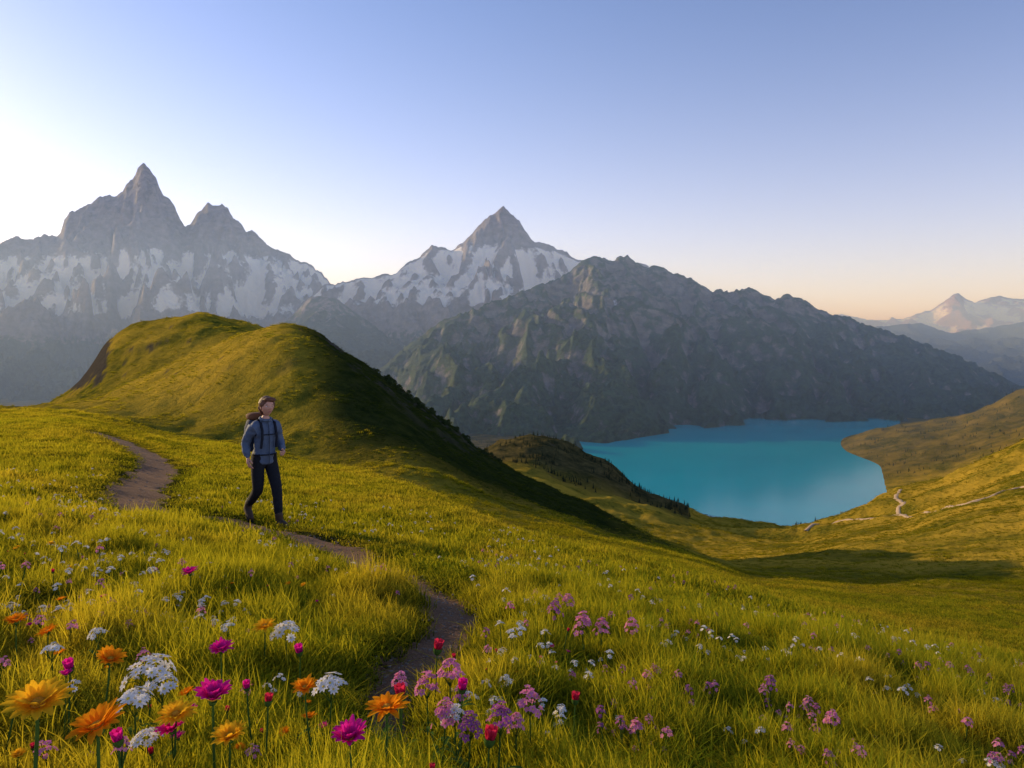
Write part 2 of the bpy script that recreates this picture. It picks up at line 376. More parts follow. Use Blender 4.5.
mountain('rocky_ridge',S_prof,[(0,3600),(1000,3600)],[(0,2200),(1000,2200)],-225,120,560,380,200,90,33,M_rock,p=1.2,jag=1.0,gul=.08,
  veg=lambda z,nz,P_,T_,cv:.9-sstep(0,250,z)*.4,spread=40)
K_prof=[(300,430),(360,385),(400,352),(440,322),(475,309),(520,292),(560,278),(580,262),(590,258),(598,255),(606,258),(612,262),(620,257),(628,256),(640,264),(650,268),(660,265),(670,271),(690,278),(705,287),(712,291),(720,290),(735,291),(752,288),(765,294),(775,299),(788,294),(802,298),(815,306),(830,313),(850,318),(868,325),(930,345),(975,364),(1008,382),(1040,402),(1120,425)]
mountain('lakeside_mountain',K_prof,[(300,2500),(480,2600),(600,3000),(900,2900),(1120,2600)],[(300,1500),(500,1450),(575,1330),(640,1555),(700,1740),(760,1850),(860,1940),(1120,2000)],-206,310,1115,800,380,125,52,M_rockg,p=1.15,jag=2.2,cap=.25,fine=.26,
  snow=lambda z,nz,P_,T_,cv:sstep(60,160,z)*(.26+.12*cv)*sstep(520,580,P_)*(1-sstep(640,700,P_)),
  veg=lambda z,nz,P_,T_,cv:np.clip(.95-sstep(-150,280,z)*.45-(1-sstep(.5,.8,nz))*.3-.16*cv,0,1),spread=50,gs=36,gul=.12)
R_prof=[(700,340),(760,330),(820,322),(842,314),(858,318),(872,321),(905,318),(935,308),(948,298),(958,293),(968,300),(975,303),(988,298),(1000,296),(1022,300),(1060,290),(1110,310),(1200,300),(1400,330)]
mountain('snowy_mountain',R_prof,[(0,11500),(2000,11500)],[(0,8500),(2000,8500)],-250,700,1400,420,160,420,71,M_far,p=1.3,jag=1.2,gul=.14,
  snow=lambda z,nz,P_,T_,cv:sstep(80,350,z)*(.55+.18*cv),spread=40)
Q_prof=[(780,350),(850,336),(880,326),(920,323),(950,333),(985,328),(1024,322),(1100,310),(1300,330)]
mountain('rocky_ridge',Q_prof,[(0,7000),(2000,7000)],[(0,3400),(2000,3400)],-240,800,1300,300,160,130,83,M_rock,p=1.0,jag=.8,
  veg=lambda z,nz,P_,T_,cv:.9+0*z,spread=50)
# ---------------------------------------------------------------- instancing
def scatter(name,pts,rot,scl,sources,seed=0):
    col=bpy.data.collections.new(name+'_parts')
    for o in sources: col.objects.link(o)
    me=bpy.data.meshes.new(name);me.vertices.add(len(pts));me.vertices.foreach_set('co',np.asarray(pts,np.float32).ravel())
    a=me.attributes.new('rot','FLOAT_VECTOR','POINT');a.data.foreach_set('vector',np.asarray(rot,np.float32).ravel())
    a=me.attributes.new('scl','FLOAT_VECTOR','POINT');a.data.foreach_set('vector',np.asarray(scl,np.float32).ravel())
    me.update();o=ob(name,me)
    g=bpy.data.node_groups.new(name,'GeometryNodeTree')
    g.interface.new_socket('Geometry',in_out='INPUT',socket_type='NodeSocketGeometry')
    g.interface.new_socket('Geometry',in_out='OUTPUT',socket_type='NodeSocketGeometry')
    N=g.nodes;L=g.links
    gi=N.new('NodeGroupInput');go=N.new('NodeGroupOutput')
    ip=N.new('GeometryNodeInstanceOnPoints');ci=N.new('GeometryNodeCollectionInfo')
    ci.inputs['Collection'].default_value=col;ci.inputs['Separate Children'].default_value=True;ci.inputs['Reset Children'].default_value=True
    r=N.new('GeometryNodeInputNamedAttribute');r.data_type='FLOAT_VECTOR';r.inputs['Name'].default_value='rot'
    s=N.new('GeometryNodeInputNamedAttribute');s.data_type='FLOAT_VECTOR';s.inputs['Name'].default_value='scl'
    e=N.new('FunctionNodeEulerToRotation')
    ri=N.new('FunctionNodeRandomValue');ri.data_type='INT'
    for sk in ri.inputs:
        if sk.type=='INT' and sk.name=='Max': sk.default_value=len(sources)-1
        if sk.type=='INT' and sk.name=='Min': sk.default_value=0
    L.new(gi.outputs[0],ip.inputs['Points']);L.new(ci.outputs[0],ip.inputs['Instance']);ip.inputs['Pick Instance'].default_value=True
    ro=[x for x in ri.outputs if x.type=='INT'][0]
    L.new(ro,ip.inputs['Instance Index'])
    L.new(r.outputs[0],e.inputs[0]);L.new(e.outputs[0],ip.inputs['Rotation']);L.new(s.outputs[0],ip.inputs['Scale'])
    L.new(ip.outputs[0],go.inputs[0])
    m=o.modifiers.new('instances','NODES');m.node_group=g
    return o
def tuft(name,nb,rad,h0,h1,w,seg,seed,lean=.5,mat=None):
    r=np.random.default_rng(seed);V=[];Fc=[];A=[]
    for i in range(nb):
        a=r.uniform(0,6.283);q=rad*math.sqrt(r.uniform());bx,by=q*math.cos(a),q*math.sin(a)
        h=r.uniform(h0,h1);d=r.uniform(0,6.283);ln=r.uniform(.1,1)*lean*h;ww=w*r.uniform(.7,1.3)
        fa=d+r.uniform(-.9,.9)+1.57;fx,fy=math.cos(fa),math.sin(fa);s0=len(V)
        for k in range(seg+1):
            t=k/seg;c=ln*t*t;z=h*(t-.25*t*t*ln/h)-.02*(k==0)
            wk=ww*(1-t**1.6)*.5+ww*.03
            x=bx+math.cos(d)*c;y=by+math.sin(d)*c
            V+= [[x-fx*wk,y-fy*wk,z],[x+fx*wk,y+fy*wk,z]];A+=[t,t]
        for k in range(seg): Fc.append([s0+2*k,s0+2*k+1,s0+2*k+3,s0+2*k+2])
    return ob(name,mk(name,np.array(V),np.array(Fc),[mat or M_grass],attrs={'h':A}),link=False)
tA=[tuft('grass_tuft_fine',62,.09,.03,.125,.0042,4,i,1.0) for i in range(6)]
tB=[tuft('grass_tuft_mid',42,.20,.035,.105,.010,3,20+i,.9) for i in range(5)]
tC=[tuft('grass_tuft_far',36,.42,.10,.28,.04,2,40+i,.6) for i in range(4)]
tD=[tuft('grass_tuft_painted_shade',36,.42,.08,.24,.04,2,50+i,.6,M_grass_shade) for i in range(4)]
def sample(N,p0,p1,d0,d1):
    px=rng.uniform(p0,p1,N);d=np.exp(rng.uniform(math.log(d0),math.log(d1),N));X=(px-512)/F*d
    return X,d,px
def grass(name,N,p0,p1,d0,d1,src,sfn,keep=None,zs=1):
    X,Y,px=sample(N,p0,p1,d0,d1);Z=terr(X,Y)
    pd=pathdist(X,Y);w=pwid(Y)
    k=pd>w*(.72+.65*rng.uniform(size=N))+.03
    if keep is not None: k&=keep(X,Y,Z,px)
    X,Y,Z,px,pd,w=[a[k] for a in (X,Y,Z,px,pd,w)]
    s=sfn(Y)*rng.uniform(.7,1.3,len(X))
    cl=.42+1.2*np.clip(fbm(X*2.6,Y*2.6,3,60)*(Y<40)+fbm(X/7,Y/7,3,61)*(Y>=40)+.35,0,1.4)
    pr_=sstep(0,.8,pd-w);far=sstep(4,6,Y)
    hz=s*cl*zs*((.55+.45*sstep(-.03,.25,pd-w))*(1-far)+(.28+.72*pr_)*far)
    rot=np.stack([rng.uniform(-.2,.2,len(X)),rng.uniform(-.2,.2,len(X)),rng.uniform(0,6.28,len(X))],1)
    return scatter(name,np.stack([X,Y,Z-.005],1),rot,np.stack([s,s,hz],1),src)
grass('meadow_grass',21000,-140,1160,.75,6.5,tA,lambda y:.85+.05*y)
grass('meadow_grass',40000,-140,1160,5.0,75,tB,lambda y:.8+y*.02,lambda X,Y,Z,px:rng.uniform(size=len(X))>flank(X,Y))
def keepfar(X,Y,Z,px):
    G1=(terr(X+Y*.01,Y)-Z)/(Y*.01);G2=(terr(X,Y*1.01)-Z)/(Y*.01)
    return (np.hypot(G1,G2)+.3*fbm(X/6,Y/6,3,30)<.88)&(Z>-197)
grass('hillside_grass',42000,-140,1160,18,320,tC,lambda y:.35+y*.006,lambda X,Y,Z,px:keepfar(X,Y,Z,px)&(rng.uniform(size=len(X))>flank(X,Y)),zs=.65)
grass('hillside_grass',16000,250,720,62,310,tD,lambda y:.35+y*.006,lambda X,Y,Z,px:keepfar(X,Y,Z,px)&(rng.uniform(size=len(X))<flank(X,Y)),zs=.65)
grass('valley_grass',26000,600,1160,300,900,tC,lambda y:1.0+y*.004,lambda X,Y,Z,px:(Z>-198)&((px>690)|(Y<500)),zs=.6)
M_con=simple('conifer_foliage',(.028,.042,.018),.9,.1,.5,.6);M_bark=simple('bark',(.06,.04,.025),.9,.1)
M_shr=simple('shrub_foliage',(.04,.06,.018),.9,.1,.5,1.5)
def conifer(seed):
    r=random.Random(seed);V=[];Fc=[];mi=[]
    for k in range(6):
        a=k*1.047;V+=[(.018*math.cos(a),.018*math.sin(a),-.05),(.005*math.cos(a),.005*math.sin(a),.95)]
    for k in range(6): a=2*k;b=2*((k+1)%6);Fc.append((a,b,b+1,a+1));mi.append(1)
    for L_ in range(13):
        z=.10+.9*(L_/13);rad=.25*(1-L_/13.5)+.015
        for k in range(9):
            a=k*.698+r.uniform(-.3,.3);q=rad*r.uniform(.65,1.15);w=.30
            b0=len(V);V+=[(0,0,z+.06),(q*.6*math.cos(a-w),q*.6*math.sin(a-w),z-.015),(q*math.cos(a),q*math.sin(a),z-.06*r.uniform(.3,1.3)),(q*.6*math.cos(a+w),q*.6*math.sin(a+w),z-.015)]
            Fc.append((b0,b0+1,b0+2,b0+3));mi.append(0)
    return ob('conifer',mk('conifer',V,Fc,[M_con,M_bark],False,midx=mi),link=False)
def shrub(seed):
    r=random.Random(seed);V=[];Fc=[]
    for i in range(170):
        a=r.uniform(0,6.28);u_=r.random()**.5;h=r.random();q=.5*u_*math.sqrt(max(.05,1-h*h));c=Vector((q*math.cos(a),q*math.sin(a),h*.6));n_=Vector((r.gauss(0,1),r.gauss(0,1),r.gauss(0,1))).normalized();t=n_.orthogonal().normalized();b_=n_.cross(t);s_=.07*r.uniform(.6,1.4);b0=len(V)
        V+=[tuple(c+t*s_),tuple(c+b_*s_),tuple(c-t*s_),tuple(c-b_*s_)];Fc.append((b0,b0+1,b0+2,b0+3))
    return ob('shrub',mk('shrub',V,Fc,[M_shr],False),link=False)
def trees(name,N,p0,p1,d0,d1,srcs,h0,h1,keep):
    X,Y,px=sample(N,p0,p1,d0,d1);Z=terr(X,Y);k=keep(X,Y,Z,px);X,Y,Z=X[k],Y[k],Z[k];s=rng.uniform(h0,h1,len(X))
    rot=np.stack([0*X,0*X,rng.uniform(0,6.28,len(X))],1)
    scatter(name,np.stack([X,Y,Z],1),rot,np.stack([s,s,s],1),srcs)
trees('conifer_forest',7000,470,1100,620,1560,[conifer(i) for i in range(4)],2.5,6,lambda X,Y,Z,px:(Z>-199.5)&(((px<690)&(fbm(X/40,Y/40,3,70)>.05))|((Y>1000)&(fbm(X/50,Y/50,3,70)>.18))|((px>=690)&(px<830)&(Y>690)&(Z>-199)&(Z<-188)&(fbm(X/30,Y/30,2,73)>-.1))))
trees('hillside_shrubs',700,370,500,120,210,[shrub(i) for i in range(4)],.6,2.2,lambda X,Y,Z,px:(np.abs(Y-(180-(px-300)*.1))<22)&(fbm(X/5,Y/5,3,75)>.15))
M_peb=simple('pebble_stone',(.20,.15,.115),.9,.2,.4,60,.3)
def pebble(seed):
    r=random.Random(seed);V=[];nu_,nv_=9,6
    for i in range(nv_+1):
        ph=-math.pi/2+math.pi*i/nv_
        for k in range(nu_):
            th=6.2832*k/nu_;q=1+.25*float(perlin(math.cos(th)*1.5+seed,math.sin(th)*1.5+ph,3));V.append((q*math.cos(ph)*math.cos(th),.75*q*math.cos(ph)*math.sin(th),.5*math.sin(ph)))
    Fc=[(i*nu_+k,i*nu_+(k+1)%nu_,(i+1)*nu_+(k+1)%nu_,(i+1)*nu_+k) for i in range(nv_) for k in range(nu_)]
    return ob('pebble',mk('pebble',V,Fc,[M_peb]),link=False)
ii=rng.integers(0,len(plf),1500);q_=plf[ii];wv=pwid(q_[:,1])[:,None]*1.1;q_=q_+rng.uniform(-1,1,(1500,2))*wv
s_=rng.uniform(.002,.009,1500)*(1+.12*q_[:,1]);
scatter('path_pebbles',np.stack([q_[:,0],q_[:,1],terr(q_[:,0],q_[:,1])+.014],1),np.stack([0*s_,0*s_,rng.uniform(0,6.28,1500)],1),np.stack([s_,s_,s_],1),[pebble(i) for i in range(4)])
# ---------------------------------------------------------------- flowers
MP={'orange':petalmat('orange_petal',(.95,.33,.012)),'gold':petalmat('golden_petal',(.96,.50,.02)),'magenta':petalmat('magenta_petal',(.72,.02,.30)),
    'white':petalmat('white_petal',(.82,.79,.76),.35,.06),'pink':petalmat('pink_petal',(.76,.26,.47)),'purple':petalmat('purple_petal',(.45,.13,.38)),'red':petalmat('crimson_petal',(.60,.03,.08))}
M_cen=simple('flower_centre',(.62,.27,.02),.9,.1,.5,400);M_ceny=simple('yellow_centre',(.75,.5,.05),.9,.1,.4,400)
M_stem=petalmat('stem_green',(.07,.13,.025),.2)
class MB:
    def __init__(s): s.V=[];s.F=[];s.M=[]
    def grid(s,pts,nr,nc,m,wrap=False):
        b=len(s.V);s.V+=[tuple(p) for p in pts]
        for r in range(nr-1):
            for c in range(nc if wrap else nc-1):
                c2=(c+1)%nc;s.F.append((b+r*nc+c,b+r*nc+c2,b+(r+1)*nc+c2,b+(r+1)*nc+c));s.M.append(m)
    def tube(s,pts,rad,m,n=6):
        P_=[Vector(p) for p in pts];o=[]
        for i,p in enumerate(P_):
            t=(P_[min(i+1,len(P_)-1)]-P_[max(i-1,0)]).normalized();a=t.orthogonal().normalized();b=t.cross(a)
            r=rad[i] if isinstance(rad,(list,tuple)) else rad
            for k in range(n):
                an=k*6.2832/n;o.append(p+a*math.cos(an)*r+b*math.sin(an)*r)
        s.grid(o,len(P_),n,m,True)
    def petal(s,M,az,r0,L,w,up,curl,m,tipn=.0,nr=6):
        o=[]
        for i in range(nr):
            t=i/(nr-1);r=r0+L*t*math.cos(up);z=L*t*math.sin(up)+curl*L*t*t
            ww=w*.5*(math.sin(math.pi*min(1,(t*.86+.10)))**.7)
            for k,q in enumerate((-1,-.33,.33,1)):
                y=q*ww;zz=z+abs(q)**2*ww*.25
                v=Vector((r,y,zz));v=Matrix.Rotation(az,3,'Z')@v;o.append(M@v)
        s.grid(o,nr,4,m)
    def dome(s,M,r,h,m,nr=5,n=12):
        o=[]
        for i in range(nr):
            t=i/(nr-1)*1.5
            for k in range(n):
                a=k*6.2832/n;o.append(M@Vector((r*math.sin(t+.05)*math.cos(a),r*math.sin(t+.05)*math.sin(a),h*math.cos(t))))
        s.grid(o,nr,n,m,True)
    def leaf(s,base,az,L,w,m):
        o=[]
        for i in range(6):
            t=i/5;r=L*t*(1-.2*t);z=L*(.9*t-.75*t*t);ww=w*math.sin(math.pi*(t*.93+.05))
            for q in(-1,0,1):
                v=Matrix.Rotation(az,3,'Z')@Vector((r,q*ww*.5,z+abs(q)*ww*.15));o.append(Vector(base)+v)
        s.grid(o,6,3,m)
def stem(b,L,R,m=2,lean=None,r=.0024):
    lx,ly=lean or (R.uniform(-.12,.12)*L,R.uniform(-.12,.12)*L)
    pts=[(lx*(1-t)**1.5,ly*(1-t)**1.5,L*t) for t in np.linspace(0,1,7)]
    b.tube(pts,[r*1.25-r*.4*t for t in np.linspace(0,1,7)],m);return lx,ly
def tiltM(R,L,yaw,tilt):
    return Matrix.Translation((0,0,L))@Matrix.Rotation(yaw,4,'Z')@Matrix.Rotation(tilt,4,'Y')
def daisy(col,D,L,seed,cup=.62,n=17,cen=M_cen,tilt=.22,leaves=True):
    R=random.Random(seed);b=MB();M=tiltM(R,L,-1.57+R.uniform(-1.2,1.2),tilt*R.uniform(.3,1.4))
    lx,ly=stem(b,L,R,2,r=D*.03)
    pl_=D*.5*.92/math.cos(cup*.8);cc=R.uniform(-.12,.12)
    for k in range(n): b.petal(M,k*6.2832/n+R.uniform(-.08,.08),D*.05,pl_*R.uniform(.86,1.06),D*.155,cup+cc+R.uniform(-.10,.10),-.3+R.uniform(-.12,.12),0)
    for k in range(n-3): b.petal(M,k*6.2832/(n-3)+.2+R.uniform(-.1,.1),D*.04,pl_*.78*R.uniform(.85,1.08),D*.13,cup+cc+.28+R.uniform(-.12,.12),-.2,0)
    b.dome(M@Matrix.Translation((0,0,D*.03)),D*.11,D*.09,1)
    b.dome(M@Matrix.Translation((0,0,-D*.012))@Matrix.Rotation(math.pi,4,'X'),D*.10,D*.13,2)
    if leaves:
        for k in range(5): b.leaf((lx,ly,.0),R.uniform(0,6.28),R.uniform(.5,.8)*L,.018,2)
    return mk('flower',b.V,b.F,[MP[col],cen,M_stem],midx=b.M)
def cluster(col,D,L,seed,n=34,ball=.45,cen=M_ceny,fs=.2,leaves=True,pn=5):
    R=random.Random(seed);b=MB();lx,ly=stem(b,L*.8,R,2,r=.0022)
    for i in range(n):
        a=i*2.39996;q=math.sqrt((i+.5)/n)*D*.5*R.uniform(.8,1.15)
        hx,hy=q*math.cos(a),q*math.sin(a);hz=L+D*ball*(1-(2*q/D)**2)+R.uniform(-.1,.1)*D-D*ball*.5
        if i%2==0: b.tube([(0,0,L*.78),(hx*.6,hy*.6,L*.9),(hx,hy,hz)],.0009,2,4)
        M=Matrix.Translation((hx,hy,hz))@Matrix.Rotation(a,4,'Z')@Matrix.Rotation(min(1.2,q/D*1.9)+R.uniform(-.3,.3),4,'Y')
        f=D*fs*R.uniform(.7,1.2)
        for k in range(pn): b.petal(M,k*6.2832/pn,f*.06,f*.46,f*2.1/pn,.25,-.1,0,nr=3)
        b.dome(M,f*.12,f*.09,1,3,5)
    if leaves:
        for k in range(5): b.leaf((lx*.5,ly*.5,R.uniform(0,.5)*L),R.uniform(0,6.28),R.uniform(.3,.55)*L,.010,2)
    return mk('flower',b.V,b.F,[MP[col],cen,M_stem],midx=b.M)
def bud(col,D,L,seed):
    R=random.Random(seed);b=MB();stem(b,L,R,2,r=.002);M=tiltM(R,L,R.uniform(0,6),.2)
    for k in range(7): b.petal(M,k*.9,0,D,D*.5,1.25,-.12,0,nr=5)
    b.dome(M@Matrix.Rotation(math.pi,4,'X')@Matrix.Translation((0,0,-D*.35)),D*.3,D*.5,2)
    return mk('flower',b.V,b.F,[MP[col],M_cen,M_stem],midx=b.M)
heroes=[('orange_daisy',38,706,62,.26),('orange_daisy',98,728,56,.24),('orange_daisy',110,661,32,.24),('orange_daisy',230,738,38,.20),('orange_daisy',387,710,44,.25),('orange_daisy',305,689,28,.24),('orange_daisy',176,716,36,.2),('orange_daisy',16,622,23,.2),('orange_daisy',48,632,20,.18),('orange_daisy',265,627,24,.18),
 ('magenta_daisy',213,700,42,.25),('magenta_daisy',350,740,40,.24),('magenta_daisy',221,651,24,.22),('magenta_daisy',190,574,18,.18),('magenta_daisy',172,731,30,.17),('magenta_daisy',66,676,14,.2),
 ('white_yarrow',150,668,40,.22),('white_yarrow',135,698,32,.19),('white_yarrow',331,682,28,.22),('white_yarrow',286,628,25,.18),('white_yarrow',162,684,32,.2),('white_yarrow',98,632,15,.16),('white_yarrow',52,648,16,.16),('white_yarrow',147,735,28,.16),('white_yarrow',455,712,20,.18),('white_yarrow',228,626,14,.16),
 ('pink_clover',427,683,24,.2),('pink_clover',450,669,26,.22),('pink_clover',500,716,26,.22),('pink_clover',530,698,24,.22),('pink_clover',516,722,18,.18),('pink_clover',470,724,24,.18),('pink_clover',445,711,24,.18),('pink_clover',400,678,16,.22),('pink_clover',461,690,14,.2),('pink_clover',583,621,18,.18),('pink_clover',602,626,16,.17),('pink_clover',555,606,15,.17),('pink_clover',632,624,15,.18),('pink_clover',568,600,14,.17),('pink_clover',770,681,13,.18),('pink_clover',832,718,16,.16),('pink_clover',122,744,16,.2),
 ('crimson_bud',489,745,16,.2),('crimson_bud',462,692,12,.22),('crimson_bud',437,653,12,.22),('crimson_bud',119,745,14,.2),('crimson_bud',402,700,14,.22),('crimson_bud',70,672,12,.2),('crimson_bud',575,704,10,.18),('crimson_bud',300,655,10,.18),('crimson_bud',268,705,10,.2),('crimson_bud',247,690,9,.2)]
for i,(k,px,py,sz,L) in enumerate(heroes):
    p=hit(px,py,h=L,dmin=.75,dmax=30);D=sz/F*p[1]
    if k=='orange_daisy': me=daisy('orange' if i%3 else 'gold',D*1.06,L,i)
    elif k=='magenta_daisy': me=daisy('magenta',D*1.04,L,i,cup=.85,n=19)
    elif k=='white_yarrow': me=cluster('white',D*1.05,L,i,n=13,fs=.40,pn=9,ball=.35)
    elif k=='pink_clover': me=cluster(['pink','purple','pink'][i%3],D*1.0,L,i,n=26,ball=.8,fs=.32)
    else: me=bud('red' if i%2 else 'magenta',D*1.3,L,i)
    o=ob(k,me,loc=p);o.rotation_euler=(0,0,random.uniform(-.5,.5))
sw=[cluster('white',.036,.12,101,6,.4,fs=.5,leaves=False,pn=7),cluster('white',.028,.10,102,4,.3,fs=.6,leaves=False,pn=7)]
sp=[cluster('pink',.032,.13,103,12,.8,fs=.42,leaves=False),cluster('purple',.028,.12,104,11,.9,fs=.42,leaves=False)]
sd_=[daisy('orange',.040,.13,111,leaves=False),daisy('gold',.034,.12,112,leaves=False),daisy('magenta',.034,.14,113,cup=.8,leaves=False),bud('red',.018,.14,114),sw[0],sp[0]]
def flowers(name,N,p0,p1,d0,d1,ms,th,seed,sc=1.0,fr=.9):
    X,Y,px=sample(N,p0,p1,d0,d1);Z=terr(X,Y);nz=fbm(X*fr,Y*fr,3,seed)
    k=(pathdist(X,Y)>pwid(Y)*1.4+.05)&(nz>th)
    X,Y,Z=X[k],Y[k],Z[k];s=sc*rng.uniform(.45,1.15,len(X))*(1+Y*.035)
    rot=np.stack([rng.uniform(-.25,.25,len(X)),rng.uniform(-.25,.25,len(X)),rng.uniform(0,6.28,len(X))],1)
    scatter(name,np.stack([X,Y,Z],1),rot,np.stack([s,s,s],1),[ob('small_flower',m,link=False) for m in ms])
flowers('white_wildflowers',2200,-100,560,1.9,15,sw,.10,90,.88)
flowers('white_wildflowers',1300,480,1150,2.1,9,sw,.24,92,.88,1.6)
flowers('pink_wildflowers',1500,380,1150,1.8,9,sp,.28,94,.88,1.6)
flowers('pink_wildflowers',420,-100,420,2.0,10,sp,.22,97,.85)
flowers('mixed_wildflowers',260,-60,560,1.15,3.4,sd_,-.1,98,.9)
# ---------------------------------------------------------------- hiker
def skinmesh(V,E,Rr,sub=2,root=0):
    me=bpy.data.meshes.new('t');me.from_pydata([tuple(v) for v in V],E,[]);o=bpy.data.objects.new('t',me);S.collection.objects.link(o)
    m=o.modifiers.new('s','SKIN');
    for i,r in enumerate(Rr):
        sv=me.skin_vertices[0].data[i];sv.radius=(r,r);sv.use_root=(i==root)
    o.modifiers.new('u','SUBSURF').levels=sub
    dg=bpy.context.evaluated_depsgraph_get();dg.update();e=o.evaluated_get(dg);m2=bpy.data.meshes.new_from_object(e)
    bpy.data.objects.remove(o);return m2
def getV(me): 
    a=np.empty(len(me.vertices)*3,np.float32);me.vertices.foreach_get('co',a);return a.reshape(-1,3).astype(float)
def setV(me,a): me.vertices.foreach_set('co',a.astype(np.float32).ravel());me.update()
Fv=np.array([.70,-.71,0]);Fv/=np.linalg.norm(Fv);Sv=np.array([-Fv[1],Fv[0],0])
hp=hit(264,526,dmin=3)
hk=bpy.data.objects.new('hiker',None);S.collection.objects.link(hk)
def toW(a): a=np.asarray(a,float).reshape(-1,3);return a[:,:1]*Fv+a[:,1:2]*Sv+a[:,2:]*np.array([0,0,1.])
def part(name,me,mat):
    setV(me,toW(getV(me)));me.materials.clear();me.materials.append(mat)
    me.polygons.foreach_set('use_smooth',[True]*len(me.polygons));me.name=name
    return ob(name,me,hk)
M_jack=simple('jacket_fabric',(.08,.11,.17),.75,.3,.25,25,.3);M_trou=simple('trouser_fabric',(.012,.013,.017),.85,.2,.3,30,.3)
M_skin=simple('skin',(.52,.27,.19),.55,.35,.08,20);M_hair=simple('hair',(.10,.035,.014),.6,.4,.5,90,.6)
M_boot=simple('boot_leather',(.06,.035,.022),.7,.3,.3,40,.4);M_sole=simple('boot_sole',(.02,.02,.02),.9,.1)
M_pack=simple('backpack_fabric',(.03,.045,.085),.8,.2,.25,30,.3);M_packt=simple('backpack_lid_fabric',(.14,.06,.03),.8,.2,.25,30,.3)
M_dark=simple('strap_webbing',(.012,.014,.022),.8,.2);M_eye=simple('eye_white',(.7,.68,.65),.3,.5,.02);M_iris=simple('iris',(.05,.03,.02),.3,.5)
M_lip=simple('lips',(.42,.15,.13),.5,.3,.1);M_zip=simple('jacket_trim',(.03,.04,.06),.7,.3)
LA=(.27,.09,.115);RA=(-.30,-.09,.235)
BV=[(0,0,.93),(.01,0,1.08),(.03,0,1.25),(.035,0,1.38),(.04,0,1.47),(.055,0,1.55),
    (0,.095,.87),(.20,.095,.50),LA, (0,-.095,.87),(.02,-.095,.47),RA,
    (.03,.16,1.39),(-.02,.24,1.14),(.17,.20,1.02),(.03,-.16,1.39),(-.10,-.225,1.14),(.03,-.245,.94)]
BE=[(0,1),(1,2),(2,3),(3,4),(4,5),(0,6),(6,7),(7,8),(0,9),(9,10),(10,11),(3,12),(12,13),(13,14),(3,15),(15,16),(16,17)]
BR=[.135,.13,.14,.115,.056,.05,.108,.078,.060,.108,.078,.060,.055,.043,.03,.055,.043,.03]
b=skinmesh(BV,BE,BR,3);v=getV(b)
leg=v[:,2]<.8
v[leg,0]+=.006*fbm(v[leg,2]*22,v[leg,1]*12,2,3)
cz=np.array([sum(v[i][2] for i in p.vertices)/len(p.vertices) for p in b.polygons])
cs=np.array([max(abs(v[i][1]) for i in p.vertices) for p in b.polygons])
idx=np.where(cz>1.47,1,np.where((cz>.99)|((cs>.2)&(cz>.85)),2,0)).astype(np.int32)
b.materials.clear();[b.materials.append(m) for m in (M_trou,M_skin,M_jack)]
setV(b,toW(v));b.polygons.foreach_set('material_index',idx);b.polygons.foreach_set('use_smooth',[True]*len(b.polygons));b.update();ob('body',b,hk)
JV=[(0,0,.83),(.0,0,1.03),(.03,0,1.25),(.035,0,1.38),(.04,0,1.465),
    (.03,.165,1.385),(.00,.205,1.27),(-.02,.24,1.14),(.08,.222,1.075),(.155,.205,1.025),(.03,-.165,1.385),(-.04,-.20,1.27),(-.10,-.228,1.14),(-.04,-.24,1.04),(.02,-.245,.96)]
JE=[(0,1),(1,2),(2,3),(3,4),(3,5),(5,6),(6,7),(7,8),(8,9),(3,10),(10,11),(11,12),(12,13),(13,14)]
JR=[.165,.158,.165,.142,.078,.082,.072,.065,.057,.046,.082,.072,.065,.057,.046]
j=skinmesh(JV,JE,JR,3,1);v=getV(j)
tw_=1-sstep(.15,.2,np.abs(v[:,1]))
v[:,0]=v[:,0]*(1-tw_)+tw_*(.02+(v[:,0]-.02)*.87)
a1=v[:,0]*9+v[:,1]*7;a2=v[:,2]*16+v[:,0]*5
v[:,0]+=.009*fbm(a1,a2,3,5);v[:,1]+=.008*fbm(a1+9,a2,3,6)
setV(j,v);part('jacket',j,M_jack)
def tubep(name,pts,r,mat,n=8):
    m=MB();m.tube([Vector(p) for p in pts],r,0,n);return ob(name,mk(name,toW(m.V),m.F,[mat]),hk)
tubep('zip',[(.165,.0,.86),(.165,0,1.05),(.172,0,1.22),(.152,0,1.36),(.12,0,1.45)],.006,M_zip)
tubep('collar',[(.045+.07*math.cos(t),.074*math.sin(t),1.478-.018*math.cos(t)) for t in np.linspace(0,6.283,21)],.022,M_jack)
for s in(1,-1):
    tubep('shoulder_strap',[(.145,s*.11,1.08),(.172,s*.105,1.22),(.165,s*.10,1.33),(.115,s*.10,1.43),(.04,s*.10,1.468),(-.06,s*.10,1.44),(-.13,s*.10,1.36)],.018,M_dark)
tubep('chest_strap',[(.175,-.10,1.27),(.187,0,1.27),(.175,.10,1.27)],.007,M_dark)
tubep('hip_belt',[(.015+.146*math.cos(t),.166*math.sin(t),.985) for t in np.linspace(0,6.283,25)],.009,M_dark)
def rbox(c,sx,sy,sz,e=3.2,nu=20,nv=14,taper=0.0,nz_=0.0):
    o=[]
    for i in range(nv+1):
        ph=-math.pi/2+math.pi*i/nv
        for k in range(nu):
            th=2*math.pi*k/nu
            f=lambda w:math.copysign(abs(w)**(2/e),w)
            x=f(math.cos(ph))*f(math.cos(th));y=f(math.cos(ph))*f(math.sin(th));z=f(math.sin(ph))
            k_=1-taper*z
            q=1+nz_*float(perlin(x*2+c[2]*3,z*2+y*2,4))
            o.append((c[0]+sx*x*k_*q,c[1]+sy*y*k_*q,c[2]+sz*z))
    m=MB();m.grid(o,nv+1,nu,0,True);return m
def addb(name,m,mat): return ob(name,mk(name,toW(m.V),m.F,[mat]),hk)
